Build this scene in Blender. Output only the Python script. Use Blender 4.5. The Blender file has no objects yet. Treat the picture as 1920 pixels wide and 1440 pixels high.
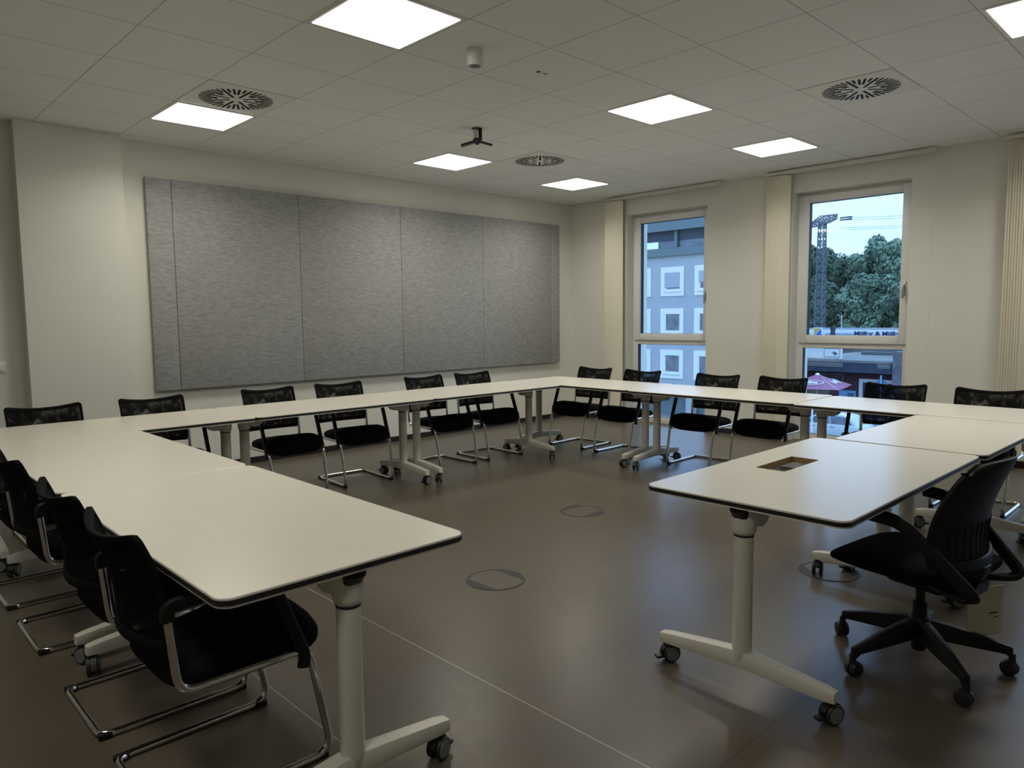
import bpy, bmesh, math, random
from mathutils import Vector, Matrix
random.seed(7)
SC = bpy.context.scene
COL = SC.collection
PI = math.pi

# ------------------------------------------------------------------ camera
cam_d = bpy.data.cameras.new('camera'); cam = bpy.data.objects.new('camera', cam_d); COL.objects.link(cam)
cam_d.sensor_fit = 'HORIZONTAL'; cam_d.sensor_width = 36.0; cam_d.lens = 36.0 * 1367.28 / 1920.0
cam_d.clip_start = 0.05; cam_d.clip_end = 600
yaw, pitch, roll = math.radians(46.0929), math.radians(-5.1928), math.radians(-0.5991)
fwd = Vector((math.cos(pitch) * math.cos(yaw), math.cos(pitch) * math.sin(yaw), math.sin(pitch)))
rt = Vector((math.sin(yaw), -math.cos(yaw), 0)); up = rt.cross(fwd)
r2 = math.cos(roll) * rt + math.sin(roll) * up; u2 = -math.sin(roll) * rt + math.cos(roll) * up
M = Matrix((r2, u2, -fwd)).transposed().to_4x4(); M.translation = Vector((0, 0, 1.415))
cam.matrix_world = M
SC.camera = cam

# ------------------------------------------------------------------ exposure and sky
SC.view_settings.view_transform = 'Standard'; SC.view_settings.look = 'None'
SC.view_settings.gamma = 1.0; SC.view_settings.use_curve_mapping = False
SC.view_settings.exposure = 0.0
LAMP_POWER = 11.6          # each ceiling panel's lamp, watts
DIFFUSER_STRENGTH = 4.5
SKY_STRENGTH = 1.25
W = bpy.data.worlds.new('dusk_sky'); SC.world = W; W.use_nodes = True
nt = W.node_tree; nt.nodes.clear()
o = nt.nodes.new('ShaderNodeOutputWorld'); bg = nt.nodes.new('ShaderNodeBackground'); bg.inputs[1].default_value = SKY_STRENGTH
tc = nt.nodes.new('ShaderNodeTexCoord'); sp = nt.nodes.new('ShaderNodeSeparateXYZ')
rp = nt.nodes.new('ShaderNodeValToRGB')
rp.color_ramp.elements[0].position = 0.0; rp.color_ramp.elements[0].color = (.68, 1.02, 1.22, 1)
rp.color_ramp.elements[1].position = 1.0; rp.color_ramp.elements[1].color = (1.0, 1.75, 2.9, 1)
e = rp.color_ramp.elements.new(.10); e.color = (.70, 1.10, 1.65, 1)
e = rp.color_ramp.elements.new(.30); e.color = (.85, 1.5, 2.9, 1)
mp = nt.nodes.new('ShaderNodeMapping'); mp.inputs['Scale'].default_value = (2.2, 2.2, 11)
nz = nt.nodes.new('ShaderNodeTexNoise'); nz.inputs['Scale'].default_value = 1.7; nz.inputs['Detail'].default_value = 5
cr = nt.nodes.new('ShaderNodeValToRGB'); cr.color_ramp.elements[0].position = .46; cr.color_ramp.elements[1].position = .72
mx = nt.nodes.new('ShaderNodeMixRGB'); mx.inputs[2].default_value = (.95, 1.15, 1.35, 1)
L = nt.links.new
L(tc.outputs['Generated'], sp.inputs[0]); L(sp.outputs['Z'], rp.inputs[0])
L(tc.outputs['Generated'], mp.inputs[0]); L(mp.outputs[0], nz.inputs['Vector']); L(nz.outputs[0], cr.inputs[0])
L(cr.outputs[0], mx.inputs[0]); L(rp.outputs[0], mx.inputs[1]); L(mx.outputs[0], bg.inputs[0]); L(bg.outputs[0], o.inputs[0])

# ------------------------------------------------------------------ materials
def principled(name):
    m = bpy.data.materials.new(name); m.use_nodes = True
    return m, m.node_tree, m.node_tree.nodes['Principled BSDF']
def mat(name, c, rough=.5, metal=0.0, var=.0, vscale=8.0, bump=0.0, bscale=200.0, spec=.5, stretch=None):
    m, t, b = principled(name)
    b.inputs['Roughness'].default_value = rough; b.inputs['Metallic'].default_value = metal
    b.inputs['Specular IOR Level'].default_value = spec
    b.inputs['Base Color'].default_value = (*c, 1)
    if var or bump:
        tc = t.nodes.new('ShaderNodeTexCoord'); vec = tc.outputs['Object']
        if stretch:
            mp = t.nodes.new('ShaderNodeMapping'); mp.inputs['Scale'].default_value = stretch
            t.links.new(vec, mp.inputs[0]); vec = mp.outputs[0]
    if var:
        n = t.nodes.new('ShaderNodeTexNoise'); n.inputs['Scale'].default_value = vscale; n.inputs['Detail'].default_value = 6
        r = t.nodes.new('ShaderNodeValToRGB')
        r.color_ramp.elements[0].position = .3; r.color_ramp.elements[1].position = .7
        r.color_ramp.elements[0].color = (*[x * (1 - var) for x in c], 1)
        r.color_ramp.elements[1].color = (*[min(1, x * (1 + var)) for x in c], 1)
        t.links.new(vec, n.inputs['Vector']); t.links.new(n.outputs[0], r.inputs[0]); t.links.new(r.outputs[0], b.inputs['Base Color'])
    if bump:
        n2 = t.nodes.new('ShaderNodeTexNoise'); n2.inputs['Scale'].default_value = bscale; n2.inputs['Detail'].default_value = 3
        bp = t.nodes.new('ShaderNodeBump'); bp.inputs['Strength'].default_value = bump; bp.inputs['Distance'].default_value = .002
        t.links.new(vec, n2.inputs['Vector']); t.links.new(n2.outputs[0], bp.inputs['Height']); t.links.new(bp.outputs[0], b.inputs['Normal'])
    return m

MT = {}
MT['paint'] = mat('wall_paint', (.77, .765, .70), .85, var=.015, vscale=3, bump=.08, bscale=350)
MT['base'] = mat('dark_baseboard', (.018, .017, .018), .45, var=.1, vscale=20)
MT['white_pvc'] = mat('white_pvc', (.80, .80, .785), .35, var=.01, vscale=5)
MT['gasket'] = mat('black_gasket', (.008, .009, .012), .6, var=.1, vscale=40)
MT['chrome'] = mat('chrome', (.75, .74, .72), .12, 1.0, var=.02, vscale=10)
MT['black_plastic'] = mat('black_plastic', (.0075, .0075, .0085), .5, var=.15, vscale=30, spec=.3)
MT['back_band'] = mat('black_back_band', (.005, .005, .006), .85, var=.15, vscale=30, spec=.12)
MT['black_fabric'] = mat('black_fabric', (.0045, .0048, .006), .95, var=.25, vscale=300, bump=.5, bscale=900, spec=.15)
MT['table_white'] = mat('white_laminate', (.80, .765, .68), .27, var=.006, vscale=6, spec=.55)
MT['edge_black'] = mat('black_edge', (.010, .010, .012), .5, var=.1, vscale=50)
MT['leg_white'] = mat('cream_powder_coat', (.70, .68, .60), .42, var=.012, vscale=12, bump=.05, bscale=600)
MT['hinge_black'] = mat('dark_hinge_plastic', (.012, .012, .012), .45, var=.1, vscale=40)
MT['caster_black'] = mat('caster_rubber', (.014, .014, .015), .45, var=.1, vscale=60)
MT['caster_gray'] = mat('caster_disc_gray', (.17, .175, .18), .4, var=.04, vscale=40)
MT['chipboard'] = mat('raw_chipboard', (.40, .27, .11), .85, var=.45, vscale=260, bump=.4, bscale=300)
MT['blind'] = mat('cream_blind_fabric', (.80, .755, .62), .8, var=.02, vscale=30, bump=.15, bscale=500)
MT['rail'] = mat('white_rail', (.74, .72, .66), .4, var=.01, vscale=10)
MT['alu'] = mat('brushed_alu', (.5, .5, .5), .35, .9, var=.04, vscale=60)
MT['box_dark'] = mat('floor_box_ring', (.026, .027, .028), .55, var=.12, vscale=40)
MT['vent'] = mat('vent_plate', (.86, .86, .83), .5, var=.01, vscale=20)
MT['slot'] = mat('vent_slot_black', (.006, .006, .009), .8, var=.1, vscale=30)
MT['red'] = mat('red_sticker', (.25, .01, .02), .6, var=.05, vscale=60)
MT['paper'] = mat('cream_card', (.62, .58, .44), .7, var=.03, vscale=20)
MT['ink'] = mat('print_ink', (.06, .05, .045), .7, var=.05, vscale=20)
MT['gray_paint'] = mat('dark_gray_metal', (.035, .036, .042), .45, var=.1, vscale=40)
MT['light_frame'] = mat('lamp_frame', (.88, .88, .86), .5, var=.01, vscale=10)

def floor_mat():
    m, t, b = principled('brown_gray_linoleum'); N = t.nodes.new; K = t.links.new
    tc = N('ShaderNodeTexCoord'); sep = N('ShaderNodeSeparateXYZ'); K(tc.outputs['Object'], sep.inputs[0])
    n = N('ShaderNodeTexNoise'); n.inputs['Scale'].default_value = 3; n.inputs['Detail'].default_value = 9; n.inputs['Roughness'].default_value = .7
    K(tc.outputs['Object'], n.inputs['Vector'])
    r = N('ShaderNodeValToRGB'); r.color_ramp.elements[0].position = .3; r.color_ramp.elements[1].position = .7
    r.color_ramp.elements[0].color = (.098, .080, .060, 1); r.color_ramp.elements[1].color = (.122, .099, .074, 1)
    K(n.outputs[0], r.inputs[0])
    last = r.outputs[0]
    def seam(axis, pos, half, col, prev, lo=None, hi=None, other=None):
        s = N('ShaderNodeMath'); s.operation = 'SUBTRACT'; K(sep.outputs[axis], s.inputs[0]); s.inputs[1].default_value = pos
        a = N('ShaderNodeMath'); a.operation = 'ABSOLUTE'; K(s.outputs[0], a.inputs[0])
        c = N('ShaderNodeMath'); c.operation = 'LESS_THAN'; K(a.outputs[0], c.inputs[0]); c.inputs[1].default_value = half
        f = c.outputs[0]
        if other:
            g = N('ShaderNodeMath'); g.operation = 'GREATER_THAN'; K(sep.outputs[other], g.inputs[0]); g.inputs[1].default_value = lo
            mu = N('ShaderNodeMath'); mu.operation = 'MULTIPLY'; K(f, mu.inputs[0]); K(g.outputs[0], mu.inputs[1])
            h = N('ShaderNodeMath'); h.operation = 'LESS_THAN'; K(sep.outputs[other], h.inputs[0]); h.inputs[1].default_value = hi
            m2 = N('ShaderNodeMath'); m2.operation = 'MULTIPLY'; K(mu.outputs[0], m2.inputs[0]); K(h.outputs[0], m2.inputs[1]); f = m2.outputs[0]
        x = N('ShaderNodeMixRGB'); K(f, x.inputs[0]); K(prev, x.inputs[1]); x.inputs[2].default_value = (*col, 1)
        return x.outputs[0]
    last = seam('X', 1.811, .0022, (.42, .40, .35), last)
    last = seam('X', 1.195, .0022, (.36, .34, .30), last)
    last = seam('Y', 1.12, .0018, (.05, .045, .04), last, 1.9, 3.6, 'X')
    K(last, b.inputs['Base Color'])
    b.inputs['Roughness'].default_value = .32; b.inputs['Specular IOR Level'].default_value = .46
    n2 = N('ShaderNodeTexNoise'); n2.inputs['Scale'].default_value = 22; n2.inputs['Detail'].default_value = 6; K(tc.outputs['Object'], n2.inputs['Vector'])
    mr = N('ShaderNodeMapRange'); mr.inputs[3].default_value = .25; mr.inputs[4].default_value = .37; K(n2.outputs[0], mr.inputs[0]); K(mr.outputs[0], b.inputs['Roughness'])
    n3 = N('ShaderNodeTexNoise'); n3.inputs['Scale'].default_value = 60; K(tc.outputs['Object'], n3.inputs['Vector'])
    bp = N('ShaderNodeBump'); bp.inputs['Strength'].default_value = .06; bp.inputs['Distance'].default_value = .002; K(n3.outputs[0], bp.inputs['Height']); K(bp.outputs[0], b.inputs['Normal'])
    return m
MT['floor'] = floor_mat()

def ceil_mat():
    m, t, b = principled('ceiling_tiles'); N = t.nodes.new; K = t.links.new
    tc = N('ShaderNodeTexCoord'); sep = N('ShaderNodeSeparateXYZ'); K(tc.outputs['Object'], sep.inputs[0])
    def line(axis, off):
        s = N('ShaderNodeMath'); s.operation = 'SUBTRACT'; K(sep.outputs[axis], s.inputs[0]); s.inputs[1].default_value = off - 100 * .625
        md = N('ShaderNodeMath'); md.operation = 'MODULO'; K(s.outputs[0], md.inputs[0]); md.inputs[1].default_value = .625
        a = N('ShaderNodeMath'); a.operation = 'SUBTRACT'; K(md.outputs[0], a.inputs[0]); a.inputs[1].default_value = .3125
        a2 = N('ShaderNodeMath'); a2.operation = 'ABSOLUTE'; K(a.outputs[0], a2.inputs[0])
        c = N('ShaderNodeMath'); c.operation = 'GREATER_THAN'; K(a2.outputs[0], c.inputs[0]); c.inputs[1].default_value = .3125 - .0032
        return c.outputs[0]
    lx, ly = line('X', 2.322 - .3125), line('Y', 3.345 - .3125)
    mxn = N('ShaderNodeMath'); mxn.operation = 'MAXIMUM'; K(lx, mxn.inputs[0]); K(ly, mxn.inputs[1])
    n = N('ShaderNodeTexNoise'); n.inputs['Scale'].default_value = 1.6; K(tc.outputs['Object'], n.inputs['Vector'])
    r = N('ShaderNodeMapRange'); r.inputs[3].default_value = .35; r.inputs[4].default_value = .75; K(n.outputs[0], r.inputs[0])
    mu = N('ShaderNodeMath'); mu.operation = 'MULTIPLY'; K(mxn.outputs[0], mu.inputs[0]); K(r.outputs[0], mu.inputs[1])
    x = N('ShaderNodeMixRGB'); K(mu.outputs[0], x.inputs[0]); x.inputs[1].default_value = (.90, .905, .89, 1); x.inputs[2].default_value = (.20, .195, .18, 1)
    K(x.outputs[0], b.inputs['Base Color']); b.inputs['Roughness'].default_value = .9; b.inputs['Specular IOR Level'].default_value = .2
    n3 = N('ShaderNodeTexNoise'); n3.inputs['Scale'].default_value = 400; K(tc.outputs['Object'], n3.inputs['Vector'])
    bp = N('ShaderNodeBump'); bp.inputs['Strength'].default_value = .15; bp.inputs['Distance'].default_value = .001; K(n3.outputs[0], bp.inputs['Height']); K(bp.outputs[0], b.inputs['Normal'])
    return m
MT['ceiling'] = ceil_mat()

def felt_mat():
    m, t, b = principled('gray_felt'); N = t.nodes.new; K = t.links.new
    tc = N('ShaderNodeTexCoord'); mp = N('ShaderNodeMapping'); mp.inputs['Scale'].default_value = (14, 14, 70); K(tc.outputs['Object'], mp.inputs[0])
    n = N('ShaderNodeTexNoise'); n.inputs['Scale'].default_value = 1; n.inputs['Detail'].default_value = 8; n.inputs['Roughness'].default_value = .75; n.inputs['Distortion'].default_value = .6
    K(mp.outputs[0], n.inputs['Vector'])
    r = N('ShaderNodeValToRGB'); r.color_ramp.elements[0].position = .34; r.color_ramp.elements[1].position = .68
    r.color_ramp.elements[0].color = (.255, .26, .262, 1); r.color_ramp.elements[1].color = (.47, .475, .47, 1)
    K(n.outputs[0], r.inputs[0]); K(r.outputs[0], b.inputs['Base Color']); b.inputs['Roughness'].default_value = .95; b.inputs['Specular IOR Level'].default_value = .1
    bp = N('ShaderNodeBump'); bp.inputs['Strength'].default_value = .25; bp.inputs['Distance'].default_value = .002; K(n.outputs[0], bp.inputs['Height']); K(bp.outputs[0], b.inputs['Normal'])
    return m
MT['felt'] = felt_mat()

def emit_mat(name, c, s):
    m = bpy.data.materials.new(name); m.use_nodes = True; t = m.node_tree; t.nodes.clear()
    o = t.nodes.new('ShaderNodeOutputMaterial'); e = t.nodes.new('ShaderNodeEmission'); e.inputs[0].default_value = (*c, 1); e.inputs[1].default_value = s
    t.links.new(e.outputs[0], o.inputs[0]); return m
LAMP_COLOR = (1.0, .955, .83)
MT['lamp'] = emit_mat('lamp_diffuser', LAMP_COLOR, DIFFUSER_STRENGTH)

def glass_mat():
    m = bpy.data.materials.new('window_glass'); m.use_nodes = True; t = m.node_tree; t.nodes.clear(); N = t.nodes.new; K = t.links.new
    o = N('ShaderNodeOutputMaterial'); tr = N('ShaderNodeBsdfTransparent'); tr.inputs[0].default_value = (.93, .97, .97, 1)
    g = N('ShaderNodeBsdfGlossy'); g.inputs['Roughness'].default_value = .0; g.inputs[0].default_value = (1, 1, 1, 1)
    f = N('ShaderNodeFresnel'); f.inputs[0].default_value = 1.4
    n = N('ShaderNodeTexNoise'); n.inputs['Scale'].default_value = .7; bp = N('ShaderNodeBump'); bp.inputs['Strength'].default_value = .02; bp.inputs['Distance'].default_value = .01
    K(n.outputs[0], bp.inputs['Height']); K(bp.outputs[0], g.inputs['Normal'])
    x = N('ShaderNodeMixShader'); K(f.outputs[0], x.inputs[0]); K(tr.outputs[0], x.inputs[1]); K(g.outputs[0], x.inputs[2]); K(x.outputs[0], o.inputs[0])
    return m
MT['glass'] = glass_mat()

def mesh_fabric():
    m, t, b = principled('black_mesh_fabric'); N = t.nodes.new; K = t.links.new
    out = t.nodes['Material Output']
    b.inputs['Base Color'].default_value = (.005, .005, .0055, 1); b.inputs['Roughness'].default_value = .9; b.inputs['Specular IOR Level'].default_value = .08
    tc = N('ShaderNodeTexCoord'); mp = N('ShaderNodeMapping'); mp.inputs['Scale'].default_value = (16, 16, 9); mp.inputs['Rotation'].default_value = (0, .6, 0); K(tc.outputs['Object'], mp.inputs[0])
    n = N('ShaderNodeTexNoise'); n.inputs['Scale'].default_value = 1; n.inputs['Detail'].default_value = 1.5; n.inputs['Distortion'].default_value = .8; K(mp.outputs[0], n.inputs['Vector'])
    r = N('ShaderNodeMapRange'); r.inputs[1].default_value = .45; r.inputs[2].default_value = .72; r.inputs[3].default_value = .10; r.inputs[4].default_value = .52; K(n.outputs[0], r.inputs[0])
    tr = N('ShaderNodeBsdfTransparent'); x = N('ShaderNodeMixShader'); K(r.outputs[0], x.inputs[0]); K(b.outputs[0], x.inputs[1]); K(tr.outputs[0], x.inputs[2]); K(x.outputs[0], out.inputs[0])
    return m
MT['mesh'] = mesh_fabric()

# ------------------------------------------------------------------ mesh helpers
class MB:
    def __init__(s): s.v = []; s.f = []; s.m = []
    def add(s, vs, fs, mi=0):
        b = len(s.v); s.v += [tuple(v) for v in vs]
        for f in fs: s.f.append([b + i for i in f]); s.m.append(mi)
    def box(s, x0, x1, y0, y1, z0, z1, mi=0, T=None):
        vs = [Vector((x, y, z)) for x in (x0, x1) for y in (y0, y1) for z in (z0, z1)]
        if T: vs = [T @ v for v in vs]
        s.add(vs, [(0, 1, 3, 2), (4, 6, 7, 5), (0, 4, 5, 1), (2, 3, 7, 6), (0, 2, 6, 4), (1, 5, 7, 3)], mi)
    def loft(s, rings, mi=0, caps=True, closed=False):
        n = len(rings[0]); b = len(s.v)
        for r in rings: s.v += [tuple(p) for p in r]
        k = len(rings)
        for i in range(k if closed else k - 1):
            j = (i + 1) % k
            for q in range(n):
                s.f.append([b + i * n + q, b + i * n + (q + 1) % n, b + j * n + (q + 1) % n, b + j * n + q]); s.m.append(mi)
        if caps and not closed:
            s.f.append([b + q for q in range(n)][::-1]); s.m.append(mi)
            s.f.append([b + (k - 1) * n + q for q in range(n)]); s.m.append(mi)
    def sweep(s, path, sec, mi=0, upv=None, closed=False):
        """sweep a 2-D section (list of (a,b)) along a path of Vectors, parallel transport"""
        P = [Vector(p) for p in path]; k = len(P); rings = []
        def tan(i):
            a = P[(i - 1) % k] if (i > 0 or closed) else P[i]; c = P[(i + 1) % k] if (i < k - 1 or closed) else P[i]
            return (c - a).normalized()
        t0 = tan(0); nrm = Vector(upv) if upv else (Vector((0, 0, 1)) if abs(t0.z) < .9 else Vector((1, 0, 0)))
        nrm = (nrm - nrm.dot(t0) * t0).normalized()
        for i in range(k):
            t = tan(i)
            if upv: nn = Vector(upv); nn = (nn - nn.dot(t) * t).normalized()
            else: nn = (nrm - nrm.dot(t) * t).normalized(); nrm = nn
            bi = t.cross(nn)
            rings.append([P[i] + a * bi + c * nn for a, c in sec])
        s.loft(rings, mi, True, closed)
    def tube(s, path, r, mi=0, n=12, closed=False):
        s.sweep(path, [(r * math.cos(2 * PI * q / n), r * math.sin(2 * PI * q / n)) for q in range(n)], mi, None, closed)
    def cyl(s, c, axis, r0, r1, h, mi=0, n=24):
        a = Vector(axis).normalized(); s.lathe(c, a, [(r0, 0), (r1, h)], mi, n)
    def lathe(s, c, axis, prof, mi=0, n=24, caps=True):
        a = Vector(axis).normalized(); q = Vector((0, 0, 1)).rotation_difference(a); c = Vector(c)
        s.loft([[c + q @ Vector((r * math.cos(2 * PI * k / n), r * math.sin(2 * PI * k / n), h)) for k in range(n)] for r, h in prof], mi, caps)
    def prism(s, poly, f0, f1, mi=0):
        """poly: list of 2-D points, f0/f1 map a 2-D point to the two 3-D ends"""
        s.loft([[f0(p) for p in poly], [f1(p) for p in poly]], mi)
    def build(s, name, mats, parent=None, smooth=False, bevel=0, seg=2, subsurf=0, sharp=40):
        me = bpy.data.meshes.new(name); me.from_pydata(s.v, [], s.f)
        if not isinstance(mats, (list, tuple)): mats = [mats]
        for m in mats: me.materials.append(m)
        me.polygons.foreach_set('material_index', s.m)
        bm = bmesh.new(); bm.from_mesh(me); bmesh.ops.recalc_face_normals(bm, faces=bm.faces)
        if bevel:
            es = [e for e in bm.edges if len(e.link_faces) == 2 and e.calc_face_angle(0) > math.radians(30)]
            bmesh.ops.bevel(bm, geom=es, offset=bevel, segments=seg, profile=.5, affect='EDGES', clamp_overlap=True)
        bm.to_mesh(me); bm.free()
        o = bpy.data.objects.new(name, me); COL.objects.link(o)
        if smooth or bevel:
            for p in me.polygons: p.use_smooth = True
            try: me.set_sharp_from_angle(angle=math.radians(sharp))
            except Exception: pass
        if subsurf:
            md = o.modifiers.new('subsurf', 'SUBSURF'); md.levels = subsurf; md.render_levels = subsurf
        if parent: o.parent = parent
        return o

def tag(o, label=None, cat=None, group=None, kind=None):
    if label: o['label'] = label
    if cat: o['category'] = cat
    if group: o['group'] = group
    if kind: o['kind'] = kind
    return o
def empty(name, loc=(0, 0, 0), rz=0):
    o = bpy.data.objects.new(name, None); o.empty_display_size = .1; COL.objects.link(o)
    o.location = loc; o.rotation_euler = (0, 0, rz); return o
def copy_tree(o, parent=None):
    c = o.copy(); COL.objects.link(c)
    if parent: c.parent = parent
    for ch in [x for x in list(o.children)]: copy_tree(ch, c)
    return c
def fillet(pts, rad, n=6):
    P = [Vector(p) for p in pts]; out = [P[0]]
    for i in range(1, len(P) - 1):
        a, b, c = P[i - 1], P[i], P[i + 1]; r = rad[i] if isinstance(rad, (list, tuple)) else rad
        d1 = (a - b); d2 = (c - b); r = min(r, d1.length * .49, d2.length * .49)
        p0 = b + d1.normalized() * r; p1 = b + d2.normalized() * r
        for k in range(n + 1):
            t = k / n; out.append((1 - t) ** 2 * p0 + 2 * t * (1 - t) * b + t * t * p1)
    out.append(P[-1]); return out
def rrect(x0, x1, y0, y1, r, n=6):
    pts = []
    for cx, cy, a in ((x1 - r, y1 - r, 0), (x0 + r, y1 - r, PI / 2), (x0 + r, y0 + r, PI), (x1 - r, y0 + r, 3 * PI / 2)):
        for k in range(n + 1): t = a + PI / 2 * k / n; pts.append((cx + r * math.cos(t), cy + r * math.sin(t)))
    return pts
def text_mesh(name, body, size, loc, facing, m, parent, offset=0.0, shear=0.0, align='LEFT', ext=.01, wide=1.0):
    """lettering standing on a wall that faces -x, reading towards -y"""
    cu = bpy.data.curves.new(name, 'FONT'); cu.body = body; cu.size = size; cu.offset = offset; cu.shear = shear; cu.extrude = ext; cu.align_x = align
    t = bpy.data.objects.new(name, cu); COL.objects.link(t); bpy.context.view_layer.update()
    me = bpy.data.meshes.new_from_object(t.evaluated_get(bpy.context.evaluated_depsgraph_get()))
    bpy.data.objects.remove(t)
    me.materials.clear(); me.materials.append(m); me.transform(Matrix.Diagonal((wide, 1, 1, 1)))
    o = bpy.data.objects.new(name, me); COL.objects.link(o)
    o.matrix_world = facing; o.location = loc
    if parent: o.parent = parent
    return o
FACE_NEG_X = Matrix(((0, 0, -1), (-1, 0, 0), (0, 1, 0))).to_4x4()   # text x -> -y, text y -> z, normal -> -x

# ------------------------------------------------------------------ room shell
H = 2.99; YA = 6.97; XB = 7.90; X0, Y0 = -3.0, -2.6
WIN = [(4.785, 5.985), (2.52, 3.72), (.255, 1.455), (-2.01, -.81)]     # openings along the window wall
WT = 2.745; XO = 8.355
def struct(o): o['kind'] = 'structure'; return o
b = MB(); b.box(X0 - .2, XO, Y0 - .2, YA + .2, -.15, 0); struct(b.build('floor', MT['floor']))
b = MB(); b.box(X0 - .2, XO, Y0 - .2, YA + .2, H, H + .12); struct(b.build('ceiling', MT['ceiling']))
b = MB(); b.box(X0 - .2, XO, YA, YA + .25, 0, H); struct(b.build('wall_left', MT['paint']))
b = MB(); b.box(X0 - .2, X0, Y0, YA, 0, H); struct(b.build('wall_rear', MT['paint']))
b = MB(); b.box(X0 - .2, XO, Y0 - .2, Y0, 0, H); struct(b.build('wall_near', MT['paint']))
b = MB(); ys = [Y0] + [y for w in WIN[::-1] for y in w] + [YA]
for i in range(0, len(ys), 2): b.box(XB, XO, ys[i], ys[i + 1], 0, H)
for y0, y1 in WIN: b.box(XB, XO, y0, y1, WT, H)
struct(b.build('wall_right', MT['paint']))
b = MB(); b.box(1.255, 2.02, 6.84, YA, 0, H - .002); struct(b.build('wall_pillar', MT['paint']))
b = MB(); b.box(2.02, XB, YA - .012, YA, 0, .06); b.box(X0, 1.255, YA - .012, YA, 0, .06); b.box(1.243, 2.032, 6.828, 6.84, 0, .06)
struct(b.build('baseboard_left', MT['base']))
b = MB()
for i in range(0, len(ys), 2): b.box(XB - .012, XB, ys[i], ys[i + 1] - (.012 if i == len(ys) - 2 else 0), 0, .06)
struct(b.build('baseboard_right', MT['base']))
b = MB(); b.box(2.02, XB, YA - .018, YA, H - .012, H); b.box(XB - .018, XB, Y0, YA - .018, H - .012, H)
struct(b.build('trim_1', MT['paint']))

def make_window(n, y0, y1):
    r = empty('window_%d' % n, (8.05, (y0 + y1) / 2, 0)); struct(r)
    w = (y1 - y0) / 2; a = MB()
    def rect(m, ya, yb, za, zb, t, xa, xb, tb=None, tt=None):
        tb = tb or t; tt = tt or t
        m.box(xa, xb, ya, ya + t, za, zb); m.box(xa, xb, yb - t, yb, za, zb)
        m.box(xa, xb, ya + t, yb - t, za, za + tb); m.box(xa, xb, ya + t, yb - t, zb - tt, zb)
    rect(a, -w, w, 0, WT, .08, 0, .09, .08, .07)
    a.box(0, .09, -w + .08, w - .08, 1.045, 1.125)
    f = a.build('window_frame', MT['white_pvc'], r, bevel=.004)
    a = MB(); rect(a, -w + .035, w - .035, 1.10, 2.715, .085, -.022, .05, .088, .08)
    s = a.build('sash', MT['white_pvc'], r, bevel=.006)
    a = MB(); rect(a, -w + .118, w - .118, 1.186, 2.637, .004, .004, .062); rect(a, -w + .078, w - .078, .078, 1.047, .004, .004, .062)
    a.build('gasket', MT['gasket'], r)
    a = MB(); a.box(.056, .062, -w + .119, w - .119, 1.187, 2.636); a.build('pane', MT['glass'], r)
    a = MB(); a.box(.056, .062, -w + .079, w - .079, .079, 1.046); a.build('pane', MT['glass'], r)
    a = MB(); a.box(-.034, -.022, -w + .062, -w + .092, 1.60, 1.74); a.tube([Vector((-.034, -w + .077, 1.70)), Vector((-.062, -w + .077, 1.70))], .009)
    a.box(-.074, -.058, -w + .067, -w + .087, 1.57, 1.712)
    a.build('handle', MT['alu'], s, bevel=.003)
    return r
for i, (y0, y1) in enumerate(WIN): make_window(i + 1, y0, y1)

# ------------------------------------------------------------------ ceiling lights and fittings
def ceiling_light(x, y, label):
    t = empty('ceiling_light', (x, y, H)); tag(t, label, 'ceiling light', 'square ceiling light panels')
    b = MB(); h = .2985; g = .2785
    b.box(-h, -g, -h, h, -.005, 0); b.box(g, h, -h, h, -.005, 0); b.box(-g, g, -h, -g, -.005, 0); b.box(-g, g, g, h, -.005, 0)
    b.build('frame', MT['light_frame'], t, bevel=.002)
    b = MB(); b.box(-g, g, -g, g, -.007, -.001); b.build('diffuser', MT['lamp'], t)
    ld = bpy.data.lights.new('panel_lamp', 'AREA'); ld.shape = 'SQUARE'; ld.size = .55; ld.energy = LAMP_POWER; ld.color = LAMP_COLOR; ld.spread = math.radians(150)
    lo = bpy.data.objects.new('panel_lamp', ld); COL.objects.link(lo); lo.parent = t; lo.location = (0, 0, -.013)
CU, CV = 2.322, 3.345
for du, dv, lab in ((0, 0, 'large square ceiling light panel cut off by the top edge, nearest the camera'),
                    (0, 4, 'square ceiling light panel beside the leftmost round-slot vent'),
                    (4, 4, 'square ceiling light panel just beyond the projector mount'),
                    (7, 4, 'farthest square ceiling light panel, near the corner of the two walls'),
                    (4, 0, 'square ceiling light panel in the middle of the ceiling, second row from the left'),
                    (7, 0, 'square ceiling light panel in front of the second window'),
                    (4, -4, 'square ceiling light panel cut off at the top right corner'),
                    (7, -4, 'unseen square ceiling light panel added at the right end'),  # out of view, added to even out the room light
                    (-4, 0, 'unseen square ceiling light panel added above the left tables'),  # unseen extra panel, added to brighten the left tables
                    (-4, -4, 'unseen square ceiling light panel added directly over the camera')):  # unseen extra panel, added to lift the light near the camera
    ceiling_light(CU + .625 * du, CV + .625 * dv, lab)

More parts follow.
